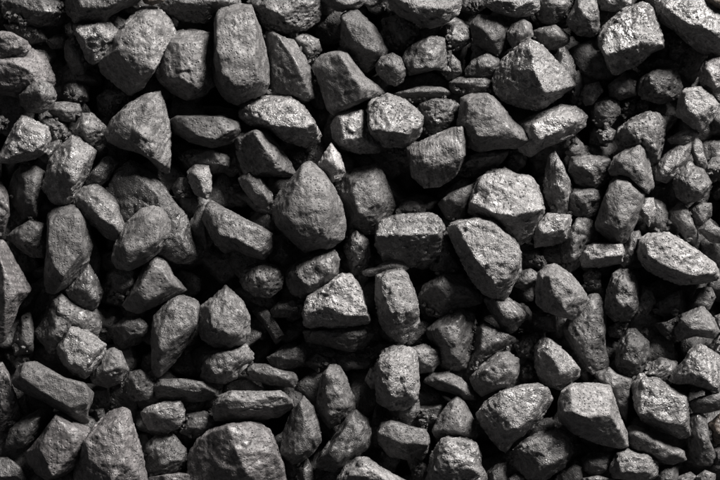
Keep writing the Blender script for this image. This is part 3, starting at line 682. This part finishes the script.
def lump(seed, lv, ty, o, inn, label):
    rng = np.random.default_rng(seed * 13 + 5)
    kind, ty_code = ty[0], ty
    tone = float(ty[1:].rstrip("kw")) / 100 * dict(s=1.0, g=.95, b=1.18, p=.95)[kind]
    if lv <= 2: tone = max(tone, 0.085)  # tones of low lumps include some of their shade; floor limits that darkening
    s = math.sqrt(area_of(o))
    cen = o.mean(0)
    o = cen + (o - cen) * (1.0 + 3.0 / s)          # the rounding takes a little off again
    H = 0.56 * s if s < 45 else 25.2 + 0.32 * (s - 45)
    # what lies under it decides how high it rides
    core = cen + (o - cen) * 0.86
    under = hm_under(core)
    z0 = max(LEVEL_Z[lv] + rng.uniform(-2, 2), float(np.percentile(under, 88)) + 0.5)
    z0 = min(z0, LEVEL_Z[lv] + 15)
    pts = [np.append(p, z0) for p in o]
    floor = np.percentile(under, 60) - 4
    for p in cen + (o - cen) * 0.95: pts.append(np.append(p, max(z0 - 0.2 * s, floor)))
    for p in cen + (o - cen) * 0.62: pts.append(np.append(p, max(z0 - 0.52 * s, floor - 5)))
    if not inn:
        k = len(o)
        tx, ty_ = rng.uniform(-.25, .25, 2)
        for a in range(0, k, 2 if k > 6 else 1):
            q = cen + (o[a] - cen) * rng.uniform(.4, .66) + np.array([.05, .09]) * s
            inn.append([q[0], q[1], rng.uniform(.85, 1.05) + ((q - cen) @ np.array([tx, ty_])) / (.36 * s) * .5])
    elif len(inn) < 3:
        a = np.array([p[:2] for p in inn]).mean(0)
        for j in range(0, len(o), 2):
            q = a + (o[j] - a) * rng.uniform(.35, .55) + np.array([.04, .07]) * s
            inn.append([q[0], q[1], rng.uniform(.8, 1.0)])
    for p in inn:
        p = list(p)
        q, near = np.array(p[:2]), (1e9, None)              # points by the rim move out to it: flat faces, short bevels
        for a, b in zip(o, np.roll(o, -1, axis=0)):
            w = a + (b - a) * np.clip((q - a) @ (b - a) / ((b - a) @ (b - a)), 0, 1)
            near = min(near, (float(np.linalg.norm(q - w)), tuple(w)))
        if near[0] < 0.14 * s:
            q = np.array(near[1]) + (q - np.array(near[1])) * 0.3
            p[:2] = q
        m = p[2] if len(p) > 2 else 1.0
        pts.append(np.array([p[0], p[1], z0 + H * m]))
    pts = np.array(pts)
    n = int(np.clip(s * 0.62, 13, 37))
    P, T = carve(pts, s, kind, seed + 100, n, sharp=dict(s=rng.uniform(110, 160), g=rng.uniform(140, 200), b=rng.uniform(140, 200), p=rng.uniform(60, 90))[kind])
    P = fit_outline(P, o, cen)
    hm_add(P)
    return dict(P=P, T=T, o=o, z0=z0, s=s, kind=kind, ty=ty_code, tone=tone, label=label, rng=rng)

def seat(low, high):
    """Where a lump lies under another, its surface keeps below that one's flank."""
    P, o = low["P"], high["o"]
    lo, hi = o.min(0), o.max(0)
    if (P[:, 0].max() < lo[0]) or (P[:, 0].min() > hi[0]) or (P[:, 1].max() < lo[1]) or (P[:, 1].min() > hi[1]): return
    m = inside(o, P[:, 0], P[:, 1])
    if not m.any(): return
    q = P[m, :2]
    d = np.full(len(q), 1e9)
    for a, b in zip(o, np.roll(o, -1, axis=0)):
        w = np.clip(((q - a) @ (b - a)) / ((b - a) @ (b - a)), 0, 1)
        d = np.minimum(d, np.linalg.norm(q - (a + w[:, None] * (b - a)), axis=1))
    lim = np.where(d > 2.5, high["z0"] - 0.9 * np.clip(d - 2.5, 0, 20), 1e9)
    P[m, 2] = np.minimum(P[m, 2], lim)

def place(r):
    W = to_world(r["P"])
    org = W.mean(0)
    rng, kind, code = r["rng"], r["kind"], r["ty"]
    ob = bpy.data.objects.new("coal_lump", make_mesh("coal_lump", W - org, r["T"]))
    ob.location = org
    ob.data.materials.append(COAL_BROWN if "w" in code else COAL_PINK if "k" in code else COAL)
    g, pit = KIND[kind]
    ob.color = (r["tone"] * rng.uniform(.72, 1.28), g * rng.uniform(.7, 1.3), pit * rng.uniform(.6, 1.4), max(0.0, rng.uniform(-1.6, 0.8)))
    ob["label"] = r["label"]
    ob["category"] = "coal lump"
    ob["group"] = "lumps of coal in the heap"
    scene.collection.objects.link(ob)

LUMPS = [parse(l) for l in DATA.strip().splitlines() if l and not l.startswith("#")]
order = sorted(range(len(LUMPS)), key=lambda i: LUMPS[i][0])       # the deepest are laid first
laid = [lump(i + 1, *LUMPS[i]) for i in order]
for j, high in enumerate(laid):
    for low in laid[:j]:
        seat(low, high)
for r in laid: place(r)

# ------------------------------------------------------------------ crumbs and chips caught between the lumps
def crumbs():
    rng = np.random.default_rng(77)
    VV, TT, off = [], [], 0
    D, T = geo(1)
    D2, T2 = geo(2)
    dil = HM.copy()
    for _ in range(9):
        dil = np.maximum(dil, np.maximum(np.maximum(np.roll(dil, 1, 0), np.roll(dil, -1, 0)), np.maximum(np.roll(dil, 1, 1), np.roll(dil, -1, 1))))
    low = HM.copy()
    for _ in range(2):
        low = np.minimum(low, np.minimum(np.minimum(np.roll(low, 1, 0), np.roll(low, -1, 0)), np.minimum(np.roll(low, 1, 1), np.roll(low, -1, 1))))
    n = tries = 0
    while n < 2000 and tries < 90000:
        tries += 1
        x, y = rng.uniform(-375, 375), rng.uniform(-255, 255)
        iy, ix = hm_cells(np.array([[x, y, 0.0]]))
        z, top, flr = HM[iy[0], ix[0]], dil[iy[0], ix[0]], low[iy[0], ix[0]]
        if top - z < 20 or z - flr > 6 or z > 6 or z < -60: continue       # only on level spots down in the gaps
        n += 1
        if rng.random() < 0.35: r, d, t = rng.uniform(2.0, 4.0), D2, T2
        else: r, d, t = rng.uniform(0.7, 2.4), D, T
        q = d * rng.uniform(.6, 1.2, 3) * r * rng.uniform(.6, 1.25, (len(d), 1))
        VV.append(to_world(q + np.array([x, y, z + 0.25 * r]))); TT.append(t + off); off += len(q)
    o = bpy.data.objects.new("coal_crumbs", make_mesh("coal_crumbs", np.concatenate(VV), np.concatenate(TT).astype(np.int32)))
    o.data.polygons.foreach_set("use_smooth", np.zeros(len(o.data.polygons), bool))
    o.data.materials.append(COAL)
    o.color = (0.08, 0.2, 0.2, 0.0)
    o["kind"] = "stuff"
    o["label"] = "fine coal crumbs and chips caught in the gaps between lumps"
    o["category"] = "coal"
    scene.collection.objects.link(o)
crumbs()
